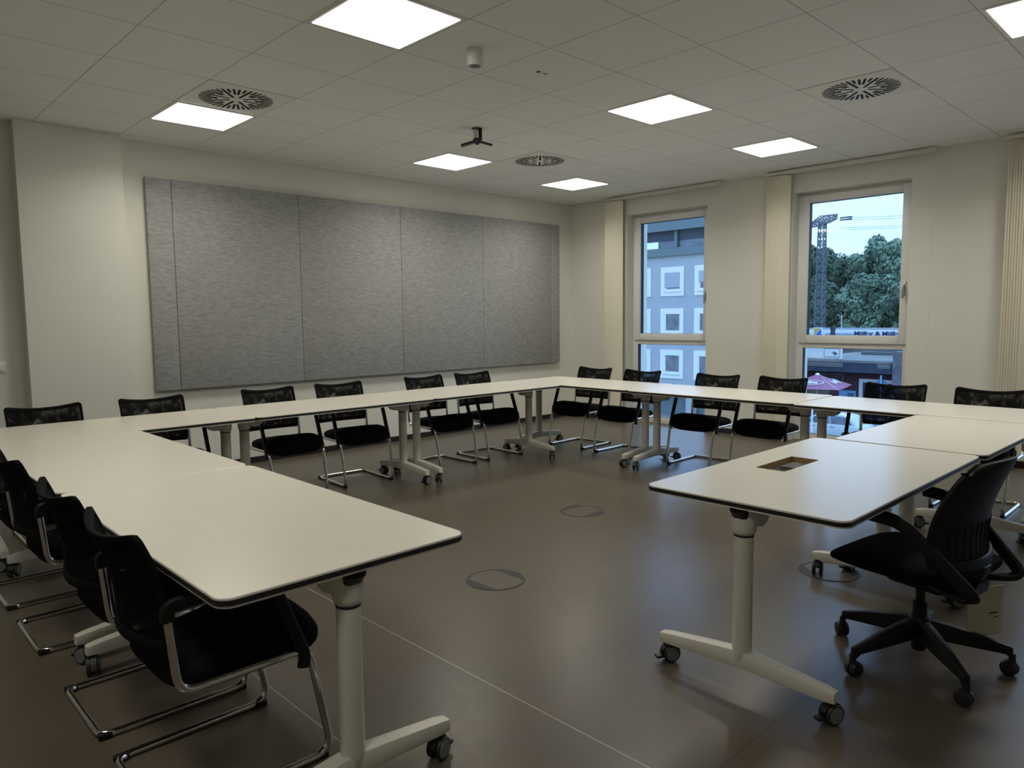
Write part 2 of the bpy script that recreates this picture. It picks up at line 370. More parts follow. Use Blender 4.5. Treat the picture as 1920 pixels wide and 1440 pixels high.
def vent(x, y, label):
    t = empty('ceiling_vent', (x, y, H)); tag(t, label, 'ceiling vent', 'swirl vents in the ceiling')
    b = MB(); b.box(-.306, .306, -.306, .306, -.004, 0); b.build('face_plate', MT['vent'], t, bevel=.0015)
    b = MB()
    for k in range(40):
        a = 2 * PI * k / 40 + PI / 4; ri = .05 if k % 5 == 0 else (.125 if k % 5 in (2, 3) else .17); w = .0085
        if k % 5 == 0: w = .0095
        T = Matrix.Rotation(a, 4, 'Z'); b.box(ri, .25, -w, w, -.0052, -.003, 0, T)
    b.build('slots', MT['slot'], t)
vent(CU, CV + 1.875, 'square vent with radial black slots beside the left light panel')
vent(CU + 3.125, CV + 1.875, 'small looking square vent with radial slots, beyond the projector mount')
vent(CU + 3.125, CV - 1.25, 'square vent with radial black slots at the right, above the second window')

t = empty('projector_mount', (4.14, 4.69, H)); tag(t, 'black ceiling projector mount with spread arms on a short pale tube', 'projector mount')
b = MB(); b.lathe((0, 0, 0), (0, 0, -1), [(.045, 0), (.045, .006), (.026, .009)], 0, 20); b.build('ceiling_plate', MT['gray_paint'], t, smooth=True)
b = MB(); b.tube([Vector((-.010, .012, -.008)), Vector((-.010, .012, -.09))], .017, 0, 16); b.build('tube', MT['vent'], t, smooth=True)
b = MB(); b.box(.006, .030, -.030, -.008, -.10, -.003); b.build('bracket', MT['black_plastic'], t, bevel=.003)
b = MB(); b.lathe((0, 0, -.08), (0, 0, -1), [(.024, 0), (.036, .008), (.036, .028), (.024, .038), (.012, .052)], 0, 20); b.build('joint', MT['gray_paint'], t, smooth=True)
for ax, ay, ln, w in ((.72, -.69, .115, .014), (-.72, .69, .125, .03), (-.45, -.80, .07, .014)):
    d = Vector((ax, ay, -.28)).normalized(); p0 = Vector((0, 0, -.102)) + d * .015
    b = MB(); b.sweep([p0, p0 + d * ln * .6, p0 + d * ln], [(-w, -.008), (w, -.008), (w, .008), (-w, .008)]); b.build('arm', MT['gray_paint'], t, bevel=.003)

t = empty('motion_sensor', (2.945, 3.345, H)); tag(t, 'white cylindrical sensor hanging from the ceiling near the camera', 'sensor')
b = MB(); b.lathe((0, 0, 0), (0, 0, -1), [(.044, 0), (.046, .004), (.046, .085), (.048, .09), (.048, .096), (.036, .097), (.034, .092)], 0, 28); b.build('housing', MT['white_pvc'], t, smooth=True)
b = MB(); b.lathe((0, 0, -.09), (0, 0, -1), [(.034, 0), (.033, .006), (.02, .012), (.005, .014)], 0, 24); b.build('lens', MT['caster_gray'], t, smooth=True)
b = MB(); b.lathe((3.505, 3.365, H), (0, 0, -1), [(.016, 0), (.016, .002)], 0, 18)
tag(b.build('ceiling_sticker', MT['red']), 'small red dot sticker on a ceiling tile', 'sticker')
b = MB(); b.box(3.55, 3.585, 3.355, 3.372, H - .0015, H)
tag(b.build('ceiling_label', MT['caster_gray']), 'tiny gray marking label on a ceiling tile beside the red dot', 'label')

# ------------------------------------------------------------------ felt panels and switch on the left wall
PX = [2.22, 2.44, 3.675, 4.93, 6.172, 7.43, 7.60]
PL = ['narrow gray felt wall panel at the left end of the row', 'wide gray felt wall panel, leftmost of the four wide ones',
      'wide gray felt wall panel, second of the four wide ones', 'wide gray felt wall panel, third of the four wide ones',
      'wide gray felt wall panel, the wide one closest to the room corner', 'narrow gray felt wall panel at the corner end of the row']
for i in range(6):
    b = MB(); b.box(PX[i] + .002, PX[i + 1] - .002, YA - .055, YA - .001, .79, 2.68)
    tag(b.build('felt_panel', MT['felt'], bevel=.004), PL[i], 'wall panel', 'gray felt panels on the left wall')
t = empty('light_switch', (1.075, YA, 1.065)); tag(t, 'white switch plate on the wall left of the pillar', 'light switch')
b = MB(); b.box(-.045, .045, -.009, 0, -.045, .045); b.build('cover_plate', MT['white_pvc'], t, bevel=.003)
b = MB(); b.box(-.03, .03, -.015, -.009, -.03, .03); b.build('rocker', MT['white_pvc'], t, bevel=.003)

# ------------------------------------------------------------------ vertical blinds
def blind(yl, yr, label, nsl=8):
    t = empty('vertical_blind', (7.79, yl, 0)); tag(t, label, 'blind', 'cream vertical blinds at the windows')
    b = MB(); b.box(-.03, .03, yr - yl, .03, H - .052, H - .020); b.build('rail', MT['rail'], t, bevel=.003)
    for k in range(nsl):
        y = -.056 - k * .0205; T = Matrix.Translation((0, y, 0)) @ Matrix.Rotation(math.radians(-52 + random.uniform(-2, 2)), 4, 'Z')
        b = MB(); b.box(-.064, .064, -.0012, .0012, .085 + random.uniform(-.003, .003), H - .06, 0, T); b.build('slat', MT['blind'], t)
    b = MB(); b.tube([Vector((-.034, yr - yl + .012, H - .03)), Vector((-.034, yr - yl + .012, 1.0))], .0022, 0, 6); b.build('pull_cord', MT['rail'], t)
blind(6.245, 4.55, 'cream vertical blind drawn aside at the window nearest the corner')
blind(3.965, 2.27, 'cream vertical blind drawn aside between the two visible windows')
blind(1.70, .02, 'cream vertical blind cut off at the right edge of the photo')

# ------------------------------------------------------------------ floor boxes
def floor_box(x, y, rz, label):
    t = empty('floor_box', (x, y, 0), rz); tag(t, label, 'floor socket', 'round floor boxes')
    n = 48; b = MB(); ro, ri = .16, .148
    b.loft([[Vector((r * math.cos(2 * PI * k / n), r * math.sin(2 * PI * k / n), z)) for k in range(n)] for r, z in ((ro, 0), (ro - .002, .0028), (ri, .0032), (ri, 0))], 0, False)
    b.build('ring', MT['box_dark'], t, smooth=True)
    for s in (1, -1):
        a0 = math.acos(.098 / ri); pts = [(s * ri * math.cos(-a0 + 2 * a0 * k / 14), s * ri * math.sin(-a0 + 2 * a0 * k / 14)) for k in range(15)]
        b = MB(); b.prism(pts, lambda p: Vector((p[0], p[1], 0)), lambda p: Vector((p[0], p[1], .0026))); b.build('flap', MT['box_dark'], t)
    a0 = math.acos(.098 / ri); pts = [(ri * math.cos(a0 + (PI - 2 * a0) * k / 14), ri * math.sin(a0 + (PI - 2 * a0) * k / 14)) for k in range(15)]
    pts += [(-p[0], -p[1]) for p in pts]
    b = MB(); b.prism(pts, lambda p: Vector((p[0], p[1], 0)), lambda p: Vector((p[0], p[1], .002))); b.build('lid', MT['floor'], t)
floor_box(2.595, 2.838, math.radians(0), 'round floor box nearest the camera, by the end of the left table row')
floor_box(3.99, 3.42, math.radians(92), 'round floor box in the middle of the open floor')
floor_box(3.97, 1.615, math.radians(-45), 'round floor box under the right tables, beside a caster')

# ------------------------------------------------------------------ tables
def make_caster(parent, x, y, rz, R=.036):
    T = Matrix.Translation((x, y, 0)) @ Matrix.Rotation(rz, 4, 'Z'); b = MB()
    q = lambda v: T @ Vector(v)
    for s in (1, -1):
        c = T @ Vector((.012, s * .012, R)); ax = (T.to_3x3() @ Vector((0, s, 0)))
        b.lathe(c - ax * .001, ax, [(R * .9, 0), (R, .003), (R, .011), (R * .93, .014)], 0, 24)
        b.lathe(c + ax * .0128, ax, [(R * .80, 0), (R * .78, .002), (R * .4, .003)], 1, 24)
    # hood, brake pedal and stem
    hood = [(R * 1.12 * math.cos(a), R + R * 1.12 * math.sin(a)) for a in [math.radians(15 + 15 * k) for k in range(11)]]
    hood += [(R * .75 * math.cos(a), R + R * .75 * math.sin(a)) for a in [math.radians(165 - 15 * k) for k in range(11)]]
    b.loft([[q((.012 + p[0], -.011, p[1])) for p in hood], [q((.012 + p[0], .011, p[1])) for p in hood]], 0)
    b.box(-.052, -.022, -.014, .014, .022, .032, 0, T)
    b.lathe(T @ Vector((0, 0, .062)), (0, 0, 1), [(.016, 0), (.016, .016), (.010, .018), (.010, .03)], 0, 14)
    return b.build('caster', [MT['caster_black'], MT['caster_gray']], parent, smooth=True)
CASTER_TURN = {(10, 1): math.radians(-28), (10, -1): math.radians(-24), (1, -1): math.radians(107), (1, 1): math.radians(60)}   # how each swivel caster has come to rest
def make_leg(t, x, out, W, k):
    """x: column position along the table, out: +1/-1 towards the table's end"""
    b = MB(); n = 24
    b.lathe((x, 0, .10), (0, 0, 1), [(.020, 0), (.029, .02), (.0355, .06), (.0355, .53)], 0, n)
    leg = b.build('leg', MT['leg_white'], t, smooth=True)
    b = MB(); hw = W / 2 - .045; rings = []
    for i in range(21):
        y = -hw + 2 * hw * i / 20; u = abs(y) / hw
        zt = .160 - .036 * u ** 1.1; zb = .094 - .014 * u; wd = .028 - .005 * u
        if i in (0, 20): zt -= .003; zb += .003; wd -= .003
        rings.append([Vector((x + p[0], y, p[1])) for p in rrect(-wd, wd, zb, zt, .005, 2)])
    b.loft(rings); b.build('foot', MT['leg_white'], leg, smooth=True, sharp=25)
    b = MB(); b.lathe((x, 0, .605), (0, 0, 1), [(.036, 0), (.044, .012), (.046, .05), (.044, .109)], 0, n)
    pts = [(.062 * math.cos(a), .068 * math.sin(a)) for a in [PI + PI * i / 20 for i in range(21)]]
    b.loft([[Vector((x - out * .080 + p[0], s, .690 + p[1])) for p in pts + [(.062, .024), (-.062, .024)]] for s in (-.036, .036)])
    b.box(min(x + out * .012, x - out * .085), max(x + out * .012, x - out * .085), -.043, .043, .632, .713)
    b.build('hinge_head', MT['leg_white'], leg, bevel=.008, seg=3)
    b = MB(); b.lathe((x, 0, .599), (0, 0, 1), [(.0368, 0), (.0368, .007)], 0, n); b.build('gap_shadow_ring', MT['hinge_black'], leg, smooth=True)  # dark ring stands in for the shadow line under the head
    T = Matrix.Translation((x + out * .031, 0, .690)) @ Matrix.Rotation(out * math.radians(38), 4, 'Y')
    b = MB(); rr = rrect(-.033, .033, -.032, .032, .027, 5); b.loft([[T @ Vector((p[1] * .7, p[0], z)) for p in rr] for z in (-.02, .02)])
    b.build('release_lever', MT['hinge_black'], leg, smooth=True)
    rr = random.Random(k * 13 + (3 if out > 0 else 7))
    for s in (1, -1): make_caster(leg, x, s * (hw - .025), CASTER_TURN.get((k, s), rr.uniform(0, 2 * PI)))
def make_table(Lh, W, loc, rz, label, k, hole=None):
    t = empty('conference_table', loc, rz); tag(t, label, 'table', 'white flip-top conference tables')
    zt = .74; x1, y1 = Lh / 2, W / 2
    out = rrect(-x1, x1, -y1, y1, .045, 8)
    def ring(pts, z, ins):
        res = []
        for (x, y) in pts: res.append(Vector((x * (x1 - ins) / x1, y * (y1 - ins) / y1, z)))
        return res
    def slab(b, z0, z1, ins, mi=0, ease=0.0):
        if not hole:
            R = [ring(out, z0, ins), ring(out, z1 - ease, ins)] + ([ring(out, z1, ins + ease)] if ease else [])
            b.loft(R, mi); return
        hx0, hx1, hy0, hy1 = hole; nn = len(out)
        inner = []
        rr = rrect(hx0, hx1, hy0, hy1, .008, 8)
        A0, A1 = ring(out, z0, ins), ring(out, z1 - ease, ins); rings = [A0, A1]
        if ease: rings.append(ring(out, z1, ins + ease))
        I1 = [Vector((p[0], p[1], z1)) for p in rr]; I0 = [Vector((p[0], p[1], z0)) for p in rr]
        b.loft(rings + [I1], mi, False); b.loft([I0, A0], mi, False); b.loft([I1, I0], 1, False)
    b = MB(); slab(b, .7335, zt, 0, 0, .002); slab(b, .713, .7195, .001)
    b.build('tabletop', [MT['table_white'], MT['chipboard']], t, smooth=True, sharp=25)
    b = MB(); slab(b, .7195, .7335, -.0012); b.build('edge_band', [MT['edge_black'], MT['chipboard']], t, smooth=True, sharp=25)
    b = MB()
    for s in (1, -1): b.box(-x1 + .16, x1 - .16, s * .06 - .015 if not hole else s * (W / 2 - .07) - .015, s * .06 + .015 if not hole else s * (W / 2 - .07) + .015, .675, .713)
    b.build('under_frame', MT['leg_white'], t, bevel=.003)
    make_leg(t, -x1 + .068, -1, W, k); make_leg(t, x1 - .068, 1, W, k + 50)
    return t
TW = .786; TL = 1.569
make_table(TL, TW, (1.063, 2.508, 0), PI / 2, 'white conference table in the left foreground, its rounded end towards the camera', 1)
make_table(TL, TW, (1.058, 4.082, 0), PI / 2, 'white conference table behind the left foreground one, touching the rear row', 2)
make_table(TL, TW, (1.436, 5.268, 0), 0, 'white conference table at the left end of the rear row', 3)
make_table(TL, TW, (3.010, 5.268, 0), 0, 'white conference table in the middle of the rear row along the felt panels', 4)
make_table(TL, TW, (4.590, 5.268, 0), 0, 'white conference table at the right end of the rear row, by the corner', 5)
make_table(TL, TW, (5.785, 4.868, 0), PI / 2, 'white conference table in the far corner, along the first window', 6)
make_table(TL, TW, (5.768, 3.290, 0), PI / 2, 'white conference table between the two windows', 7)
make_table(TL, TW, (5.725, 1.705, 0), PI / 2 - .012, 'white conference table at the right end of the window row', 8)
make_table(1.31, .725, (4.646, 1.255, 0), math.radians(-.6), 'shorter white table between the cut-out table and the window row', 9)
make_table(1.575, .80, (3.178, 1.317, 0), 0, 'white conference table with a rectangular cut-out, right foreground', 10, hole=(2.998 - 3.178, 3.352 - 3.178, 1.422 - 1.317, 1.557 - 1.317))

# ------------------------------------------------------------------ visitor chairs (origin: floor, middle of the sled base; faces +y)
def make_chair():
    t = empty('visitor_chair')
    O = -.26
    def side(s):
        return [(s * .238, .030 + O, .625), (s * .238, .052 + O, .386), (s * .236, .445 + O, .386), (s * .226, .522 + O, .013), (s * .224, 0 + O, .013)]
    L_ = side(-1); R_ = side(1)
    path = fillet(L_ + R_[::-1], [0, .055, .05, .07, .05, .05, .07, .05, .055, 0], 7)
    b = MB(); b.tube(path, .0122, 0, 14); b.build('frame', MT['chrome'], t, smooth=True, sharp=60)
    # seat
    st = [(.035, .13, .425, .395), (.046, .185, .440, .376), (.070, .206, .450, .362), (.12, .215, .447, .354), (.19, .218, .448, .350), (.28, .219, .466, .344),
          (.36, .219, .492, .338), (.42, .219, .505, .333), (.465, .214, .500, .338), (.495, .205, .474, .352), (.513, .185, .440, .374), (.521, .14, .415, .392)]
    b = MB(); n = 28; rings = []
    for y, w, zt, zb in st:
        zc = (zt * .55 + zb * .45); ring = []
        for k in range(n):
            a = 2 * PI * k / n; c, s_ = math.cos(a), math.sin(a)
            px = w * math.copysign(abs(c) ** .45, c); h = (zt - zc) if s_ > 0 else (zc - zb)
            ring.append(Vector((px, y + O, zc + h * math.copysign(abs(s_) ** .6, s_) - (.010 * (px / .22) ** 2 if s_ > 0 else 0))))
        rings.append(ring)
    b.loft(rings); b.build('seat', MT['black_fabric'], t, smooth=True, subsurf=1, sharp=80)
    # backrest
    NX, NZ = 22, 18
    def P(u, v, off):     # u -1..1, v 0..1
        x = u * (.224 + .008 * v); z = .498 + v * (.328 + .030 * u * u) + .004 * (1 - v) * u * u - .020 * v ** 4 * max(0.0, (abs(u) - .90) / .10) ** 2
        yb = .000 + .012 * math.sin(v * PI * .8) - .072 * v ** 1.6
        y = yb + .050 * u * u - .012; return Vector((x, y + O + off, z))
    us = [-1, -.955] + [-.955 + 1.91 * i / (NX - 2) for i in range(1, NX - 2)] + [.955, 1]; us[1] = -.935; us[-2] = .935
    vs = [0, .10] + [.10 + .83 * i / (NZ - 2) for i in range(1, NZ - 2)] + [.93, 1]
    nu, nv = len(us), len(vs)
    def sheet(off0, off1, cells):
        b = MB(); g0 = [[P(u, v, off0) for u in us] for v in vs]; g1 = [[P(u, v, off1) for u in us] for v in vs]
        idx = {}
        def vi(j, i, s):
            if (j, i, s) not in idx: idx[(j, i, s)] = len(b.v); b.v.append(tuple((g0 if s == 0 else g1)[j][i]))
            return idx[(j, i, s)]
        cs = set(cells)
        for j, i in cells:
            for s in (0, 1):
                b.f.append([vi(j, i, s), vi(j, i + 1, s), vi(j + 1, i + 1, s), vi(j + 1, i, s)]); b.m.append(0)
            for dj, di, e in ((-1, 0, ((j, i), (j, i + 1))), (1, 0, ((j + 1, i), (j + 1, i + 1))), (0, -1, ((j, i), (j + 1, i))), (0, 1, ((j, i + 1), (j + 1, i + 1)))):
                if (j + dj, i + di) not in cs:
                    (a, c), (d, f_) = e; b.f.append([vi(a, c, 0), vi(d, f_, 0), vi(d, f_, 1), vi(a, c, 1)]); b.m.append(0)
        return b
    border = [(j, i) for j in range(nv - 1) for i in range(nu - 1) if j == 0 or j == nv - 2 or i == 0 or i == nu - 2]
    inner = [(j, i) for j in range(nv - 1) for i in range(nu - 1) if not (j == 0 or j == nv - 2 or i == 0 or i == nu - 2)]
    bk = sheet(-.004, .004, inner).build('backrest', MT['mesh'], t, smooth=True)
    sheet(-.009, .009, border).build('back_frame', MT['back_band'], bk, bevel=.004)
    for s in (1, -1):
        x = s * .243
        path = fillet([(x, .031 + O, .600), (x, .029 + O, .642), (x, .325 + O, .652), (x, .430 + O, .370), (x, .423 + O, .335)], [0, .02, .035, .03, 0], 6)
        b = MB(); b.sweep(path, rrect(-.019, .019, -.0115, .0115, .008, 3))
        b.build('armrest', MT['black_plastic'], t, smooth=True, sharp=50)
        for y in (.015, .485):
            b = MB(); b.box(s * .222 - .013, s * .222 + .013, y + O - .022, y + O + .022, 0, .022); b.build('glide', MT['black_plastic'], t, bevel=.004)
    return t
chair0 = make_chair(); used = [False]
def place_chair(x, y, rz, label, group):
    if not used[0]: c = chair0; used[0] = True
    else: c = copy_tree(chair0)
    c.location = (x, y, 0); c.rotation_euler = (0, 0, rz); tag(c, label, 'chair', group)
G1, G2, G3 = 'black mesh visitor chairs along the felt panels', 'black mesh visitor chairs along the window wall', 'black mesh visitor chairs along the left tables'
yc = 5.565
for x, dr, lab in ((1.140, 0, 'black mesh cantilever chair in front of the pillar, leftmost in the rear row'),
                   (1.842, 0, 'black mesh cantilever chair at the left edge of the felt panels'),
                   (2.765, 0, 'black mesh cantilever chair behind the middle rear table, its left seat'),
                   (3.420, -.07, 'black mesh cantilever chair behind the middle rear table, its right seat'),
                   (4.400, 0, 'black mesh cantilever chair behind the twin table legs, fifth in the rear row'),
                   (5.030, -.03, 'black mesh cantilever chair in the rear row closest to the corner')):
    place_chair(x, yc, PI + dr, lab, G1)
for xx, y, dr, lab in ((6.12, 5.28, .03, 'black mesh cantilever chair in the corner, under the first blind'),
                       (6.10, 4.62, 0, 'black mesh cantilever chair at the left side of the first window'),
                       (6.10, 3.72, .02, 'black mesh cantilever chair at the right side of the first window'),
                       (6.15, 3.085, 0, 'black mesh cantilever chair in front of the blind between the windows'),
                       (6.10, 2.085, .06, 'black mesh cantilever chair silhouetted against the second window'),
                       (6.07, 1.43, 0, 'black mesh cantilever chair by the right edge, behind the shorter table')):
    place_chair(xx, y, PI / 2 + dr, lab, G2)
for y, dr, lab in ((2.28, 0, 'black mesh cantilever chair nearest the camera, bottom left'),
                   (2.90, .0, 'second black mesh cantilever chair from the camera along the left tables'),
                   (3.79, 0, 'third black mesh cantilever chair from the camera along the left tables'),
                   (4.47, 0, 'farthest chair along the left tables, mostly cut off by the left edge')):
    place_chair(.88, y, -PI / 2 + dr, lab, G3)

# ------------------------------------------------------------------ office swivel chair (faces +y)
t = empty('office_chair', (3.150, .915, 0), math.radians(-7)); tag(t, 'black swivel office chair with five-star base at the cut-out table', 'office chair')
b = MB()
for k in range(5):
    a = math.radians(16 + 72 * k); d = Vector((math.cos(a), math.sin(a), 0)); pr = []
    for u, zt, zb, w in ((.02, .195, .122, .030), (.10, .180, .113, .027), (.22, .148, .098, .021), (.30, .122, .088, .016), (.325, .115, .068, .016)):
        p = d * u; q = Vector((-d.y, d.x, 0)) * w
        pr.append([p - q + Vector((0, 0, zb)), p + q + Vector((0, 0, zb)), p + q * .7 + Vector((0, 0, zt)), p - q * .7 + Vector((0, 0, zt))])
    b.loft(pr)
b.lathe((0, 0, .062), (0, 0, 1), [(.024, 0), (.027, .006), (.028, .06), (.040, .066), (.042, .13), (.034, .142)], 0, 20)
base = b.build('star_base', MT['black_plastic'], t, bevel=.004)
for k in range(5):
    a = math.radians(16 + 72 * k); c = Vector((.325 * math.cos(a), .325 * math.sin(a), 0)); R = .03; rr = random.Random(k); rz = rr.uniform(0, 2 * PI)
    T = Matrix.Translation(c) @ Matrix.Rotation(rz, 4, 'Z'); b = MB()
    for s in (1, -1):
        ax = T.to_3x3() @ Vector((0, s, 0)); b.lathe(T @ Vector((.008, s * .004, R)), ax, [(R, 0), (R, .012), (R * .85, .019), (R * .3, .022)], 0, 22)
    b.lathe(T @ Vector((0, 0, .04)), (0, 0, 1), [(.014, 0), (.012, .05)], 0, 12)
    b.build('caster', MT['caster_black'], base, smooth=True)
b = MB(); b.lathe((0, 0, .18), (0, 0, 1), [(.027, 0), (.027, .08), (.018, .082), (.018, .20)], 0, 20); b.build('gas_column', MT['black_plastic'], t, smooth=True)
b = MB(); b.loft([[Vector((p[0], y, p[1])) for p in rrect(-w, w, zb, .405, .02, 3)] for y, w, zb in ((-.22, .06, .36), (-.10, .10, .335), (.08, .10, .345), (.14, .09, .375))]); b.build('mechanism', MT['black_plastic'], t, smooth=True)
st = [(-.235, .15, .462, .44), (-.215, .20, .476, .415), (-.15, .232, .474, .398), (-.02, .245, .468, .392), (.12, .247, .476, .396), (.20, .24, .474, .402), (.255, .222, .456, .406), (.288, .19, .436, .406), (.30, .12, .424, .41)]
b = MB(); n = 28; rings = []
for y, w, zt, zb in st:
    zc = (zt + zb) / 2; ring = []
    for k in range(n):
        a = 2 * PI * k / n; c, s_ = math.cos(a), math.sin(a)
        ring.append(Vector((w * math.copysign(abs(c) ** .5, c), y, zc + (zt - zb) / 2 * math.copysign(abs(s_) ** .6, s_))))
    rings.append(ring)
b.loft(rings); b.build('seat', MT['black_fabric'], t, smooth=True, subsurf=1, sharp=80)
# backrest: curved shell, narrower rounded top, with ribs and a lower rim
def bp(u, v, off):
    w = .235 + .012 * math.sin(v * PI) - .045 * v ** 3
    if v > .82: w *= math.sqrt(max(0.0, 1 - ((v - .82) / .18) ** 2 * .55))
    z = .435 + .455 * v - .02 * u * u * (v > .9)
    if v < .2: z += (.2 - v) * .22 * u * u
    y = -.205 - .045 * v + .035 * math.sin(v * PI * 1.1) - .03 * v * v + .085 * u * u * (1 - .35 * v)
    return Vector((u * w, y - off, z))
NU, NV = 24, 26
def bsheet(o0, o1, v0, v1, nv):
    b = MB(); g = []
    for off in (o0, o1): g.append([[bp(-1 + 2 * i / NU, v0 + (v1 - v0) * j / nv, off) for i in range(NU + 1)] for j in range(nv + 1)])
    base_i = [0, (NU + 1) * (nv + 1)]
    b.v = [tuple(p) for gg in g for row in gg for p in row]
    I = lambda s, j, i: base_i[s] + j * (NU + 1) + i
    for j in range(nv):
        for i in range(NU):
            for s in (0, 1): b.f.append([I(s, j, i), I(s, j, i + 1), I(s, j + 1, i + 1), I(s, j + 1, i)]); b.m.append(0)
        for i in (0, NU): b.f.append([I(0, j, i), I(0, j + 1, i), I(1, j + 1, i), I(1, j, i)]); b.m.append(0)
    for i in range(NU):
        for j in (0, nv): b.f.append([I(0, j, i), I(0, j, i + 1), I(1, j, i + 1), I(1, j, i)]); b.m.append(0)
    return b
back = bsheet(0, .014, 0, 1, NV).build('backrest', MT['black_plastic'], t, smooth=True, sharp=60)
bsheet(.012, .030, 0, .15, 5).build('lower_rim', MT['black_plastic'], back, bevel=.004)
for i in range(11):
    u = -.72 + 1.44 * i / 10; b = MB(); pth = [bp(u, .14 + .30 * k / 6, .014) for k in range(7)]
    b.tube(pth, .0045, 0, 6); b.build('rib', MT['black_plastic'], back, smooth=True)
bsheet(-.012, .002, .90, 1, 5).build('top_pad', MT['black_fabric'], back, bevel=.004)
for s in (1, -1):
    path = fillet([(s * .07, -.04, .385), (s * .15, -.16, .378), (s * .215, -.288, .392), (s * .262, -.035, .640), (s * .272, .12, .652)], [0, .05, .06, .05, 0], 8)
    b = MB(); b.sweep(path, rrect(-.025, .025, -.012, .012, .009, 3)); b.build('armrest', MT['black_plastic'], t, smooth=True, sharp=60)
b = MB(); b.sweep(fillet([(0, -.10, .375), (0, -.19, .385), (0, -.222, .44), (0, -.226, .47)], .05, 6), rrect(-.035, .035, -.011, .011, .008, 3)); b.build('back_spine', MT['black_plastic'], t, smooth=True, sharp=60)

# instruction card hanging behind the office chair
t = empty('hang_tag', (3.285, .722, .335), math.radians(-30)); tag(t, 'cream card with small print hanging below the office chair', 'tag')
b = MB(); b.box(-.085, .085, -.0015, .0015, -.20, 0); b.build('card', MT['paper'], t)
b = MB(); b.box(.02, .062, -.0022, -.0015, -.112, -.106); b.box(.045, .062, -.0022, -.0015, -.128, -.124); b.build('print', MT['ink'], t)
b = MB(); b.tube([Vector((0, 0, -.005)), Vector((-.02, .03, .055))], .0015, 0, 6); b.build('string', MT['paper'], t)

# ================================================================== outside: the street seen through the windows
G = -5.3
MO = {}
MO['asphalt'] = mat('asphalt', (.16, .16, .165), .9, var=.2, vscale=2)
MO['plaster'] = mat('gray_plaster', (.36, .375, .40), .9, var=.03, vscale=1)
MO['white_trim'] = mat('white_trim', (.72, .71, .70), .8, var=.02, vscale=4)
MO['zinc'] = mat('dark_zinc', (.115, .155, .17), .6, var=.06, vscale=3)
MO['dark_glass'] = mat('dark_window_glass', (.13, .15, .19), .12, var=.3, vscale=2)
MO['shutter'] = mat('gray_roller_shutter', (.36, .36, .42), .7, var=.04, vscale=8)
MO['navy'] = mat('navy_fascia', (.028, .040, .070), .6, var=.12, vscale=2)
MO['maroon'] = mat('maroon_wall', (.060, .026, .034), .85, var=.15, vscale=2)
MO['roof'] = mat('gravel_roof', (.17, .17, .165), .9, var=.35, vscale=1.5, stretch=(1, .2, 1))
MO['panel'] = mat('pale_fascia_panel', (.115, .125, .135), .6, var=.06, vscale=3)
MO['sign_white'] = mat('sign_white', (.72, .72, .70), .7, var=.02, vscale=2)
MO['sign_navy'] = mat('sign_navy', (.02, .035, .12), .7, var=.03, vscale=4)
MO['sign_blue'] = mat('sign_light_blue', (.16, .32, .55), .7, var=.03, vscale=4)
MO['logo_yellow'] = mat('logo_yellow', (.55, .36, .05), .7, var=.04, vscale=4)
MO['logo_blue'] = mat('logo_blue', (.01, .10, .55), .7, var=.04, vscale=4)
MO['awning'] = mat('pink_red_canvas', (.30, .115, .19), .8, var=.05, vscale=3)
MO['steel'] = mat('pylon_steel', (.10, .115, .13), .6, var=.1, vscale=3)
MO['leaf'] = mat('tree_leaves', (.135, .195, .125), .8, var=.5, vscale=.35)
MO['leaf_dark'] = mat('tree_leaves_dark', (.075, .11, .075), .85, var=.5, vscale=.4)  # shaded foliage tone put into colour, for crown cores and the darker trees
MO['bark'] = mat('bark', (.05, .04, .03), .9, var=.3, vscale=4)
MO['car'] = mat('silver_car_paint', (.42, .45, .48), .3, .0, var=.02, vscale=3)
MO['tyre'] = mat('tyre', (.012, .012, .012), .8, var=.1, vscale=10)
MO['post_white'] = mat('pale_post', (.6, .62, .62), .6, var=.05, vscale=5)
MO['blue_disc'] = mat('blue_gray_disc', (.065, .12, .18), .6, var=.05, vscale=3)
MO['beige'] = mat('beige_blind', (.16, .14, .09), .8, var=.15, vscale=2)

b = MB(); b.box(9.5, 180, -60, 120, G - .2, G); struct(b.build('ground', MO['asphalt']))

# gray apartment building across the street
t = empty('apartment_building', (42, 34.6, G)); tag(t, 'gray apartment block with white-framed windows seen through the first window', 'building')
P0 = Vector((42, 34.6, G)); Y1, Y2 = 24.6, 44.6
def part(name, m, par, boxes, bevel=0, org=P0):
    b = MB()
    for x0, x1, y0, y1, z0, z1 in boxes: b.box(x0 - org.x, x1 - org.x, y0 - org.y, y1 - org.y, z0 - org.z, z1 - org.z)
    return b.build(name, m, par, bevel=bevel)
part('wall', MO['plaster'], t, [(42, 54, Y1, Y2, -3.75, 5.42)])
part('ground_floor', MO['zinc'], t, [(42.6, 54, Y1, Y2, G, -3.75)])
for y in (26.35, 30.9, 35.5, 40.1): part('column', MO['plaster'], t, [(42.02, 42.5, y, y + .55, G, -3.75)])
part('cornice', MO['zinc'], t, [(41.8, 54, Y1 - .1, Y2 + .1, 5.42, 5.95)])
pent = part('penthouse', MO['zinc'], t, [(42.3, 53, Y1 + .3, Y2, 5.95, 7.15)])
part('roof_fascia', MO['zinc'], t, [(41.7, 54, Y1 - .2, Y2 + .2, 7.08, 7.68)])
for k in range(5):
    y0 = 25.0 + 3.05 * k - .35
    g = part('penthouse_window', MO['dark_glass'], t, [(42.22, 42.3, y0 + .2, y0 + 3.0, 6.0, 7.05)])
    c = part('roller_shutter', MO['navy'], g, [(42.16, 42.21, y0 + .2, y0 + 3.0, 6.45, 7.08)])
    part('post', MO['zinc'], t, [(42.0, 42.3, y0, y0 + .2, 5.95, 7.1)])
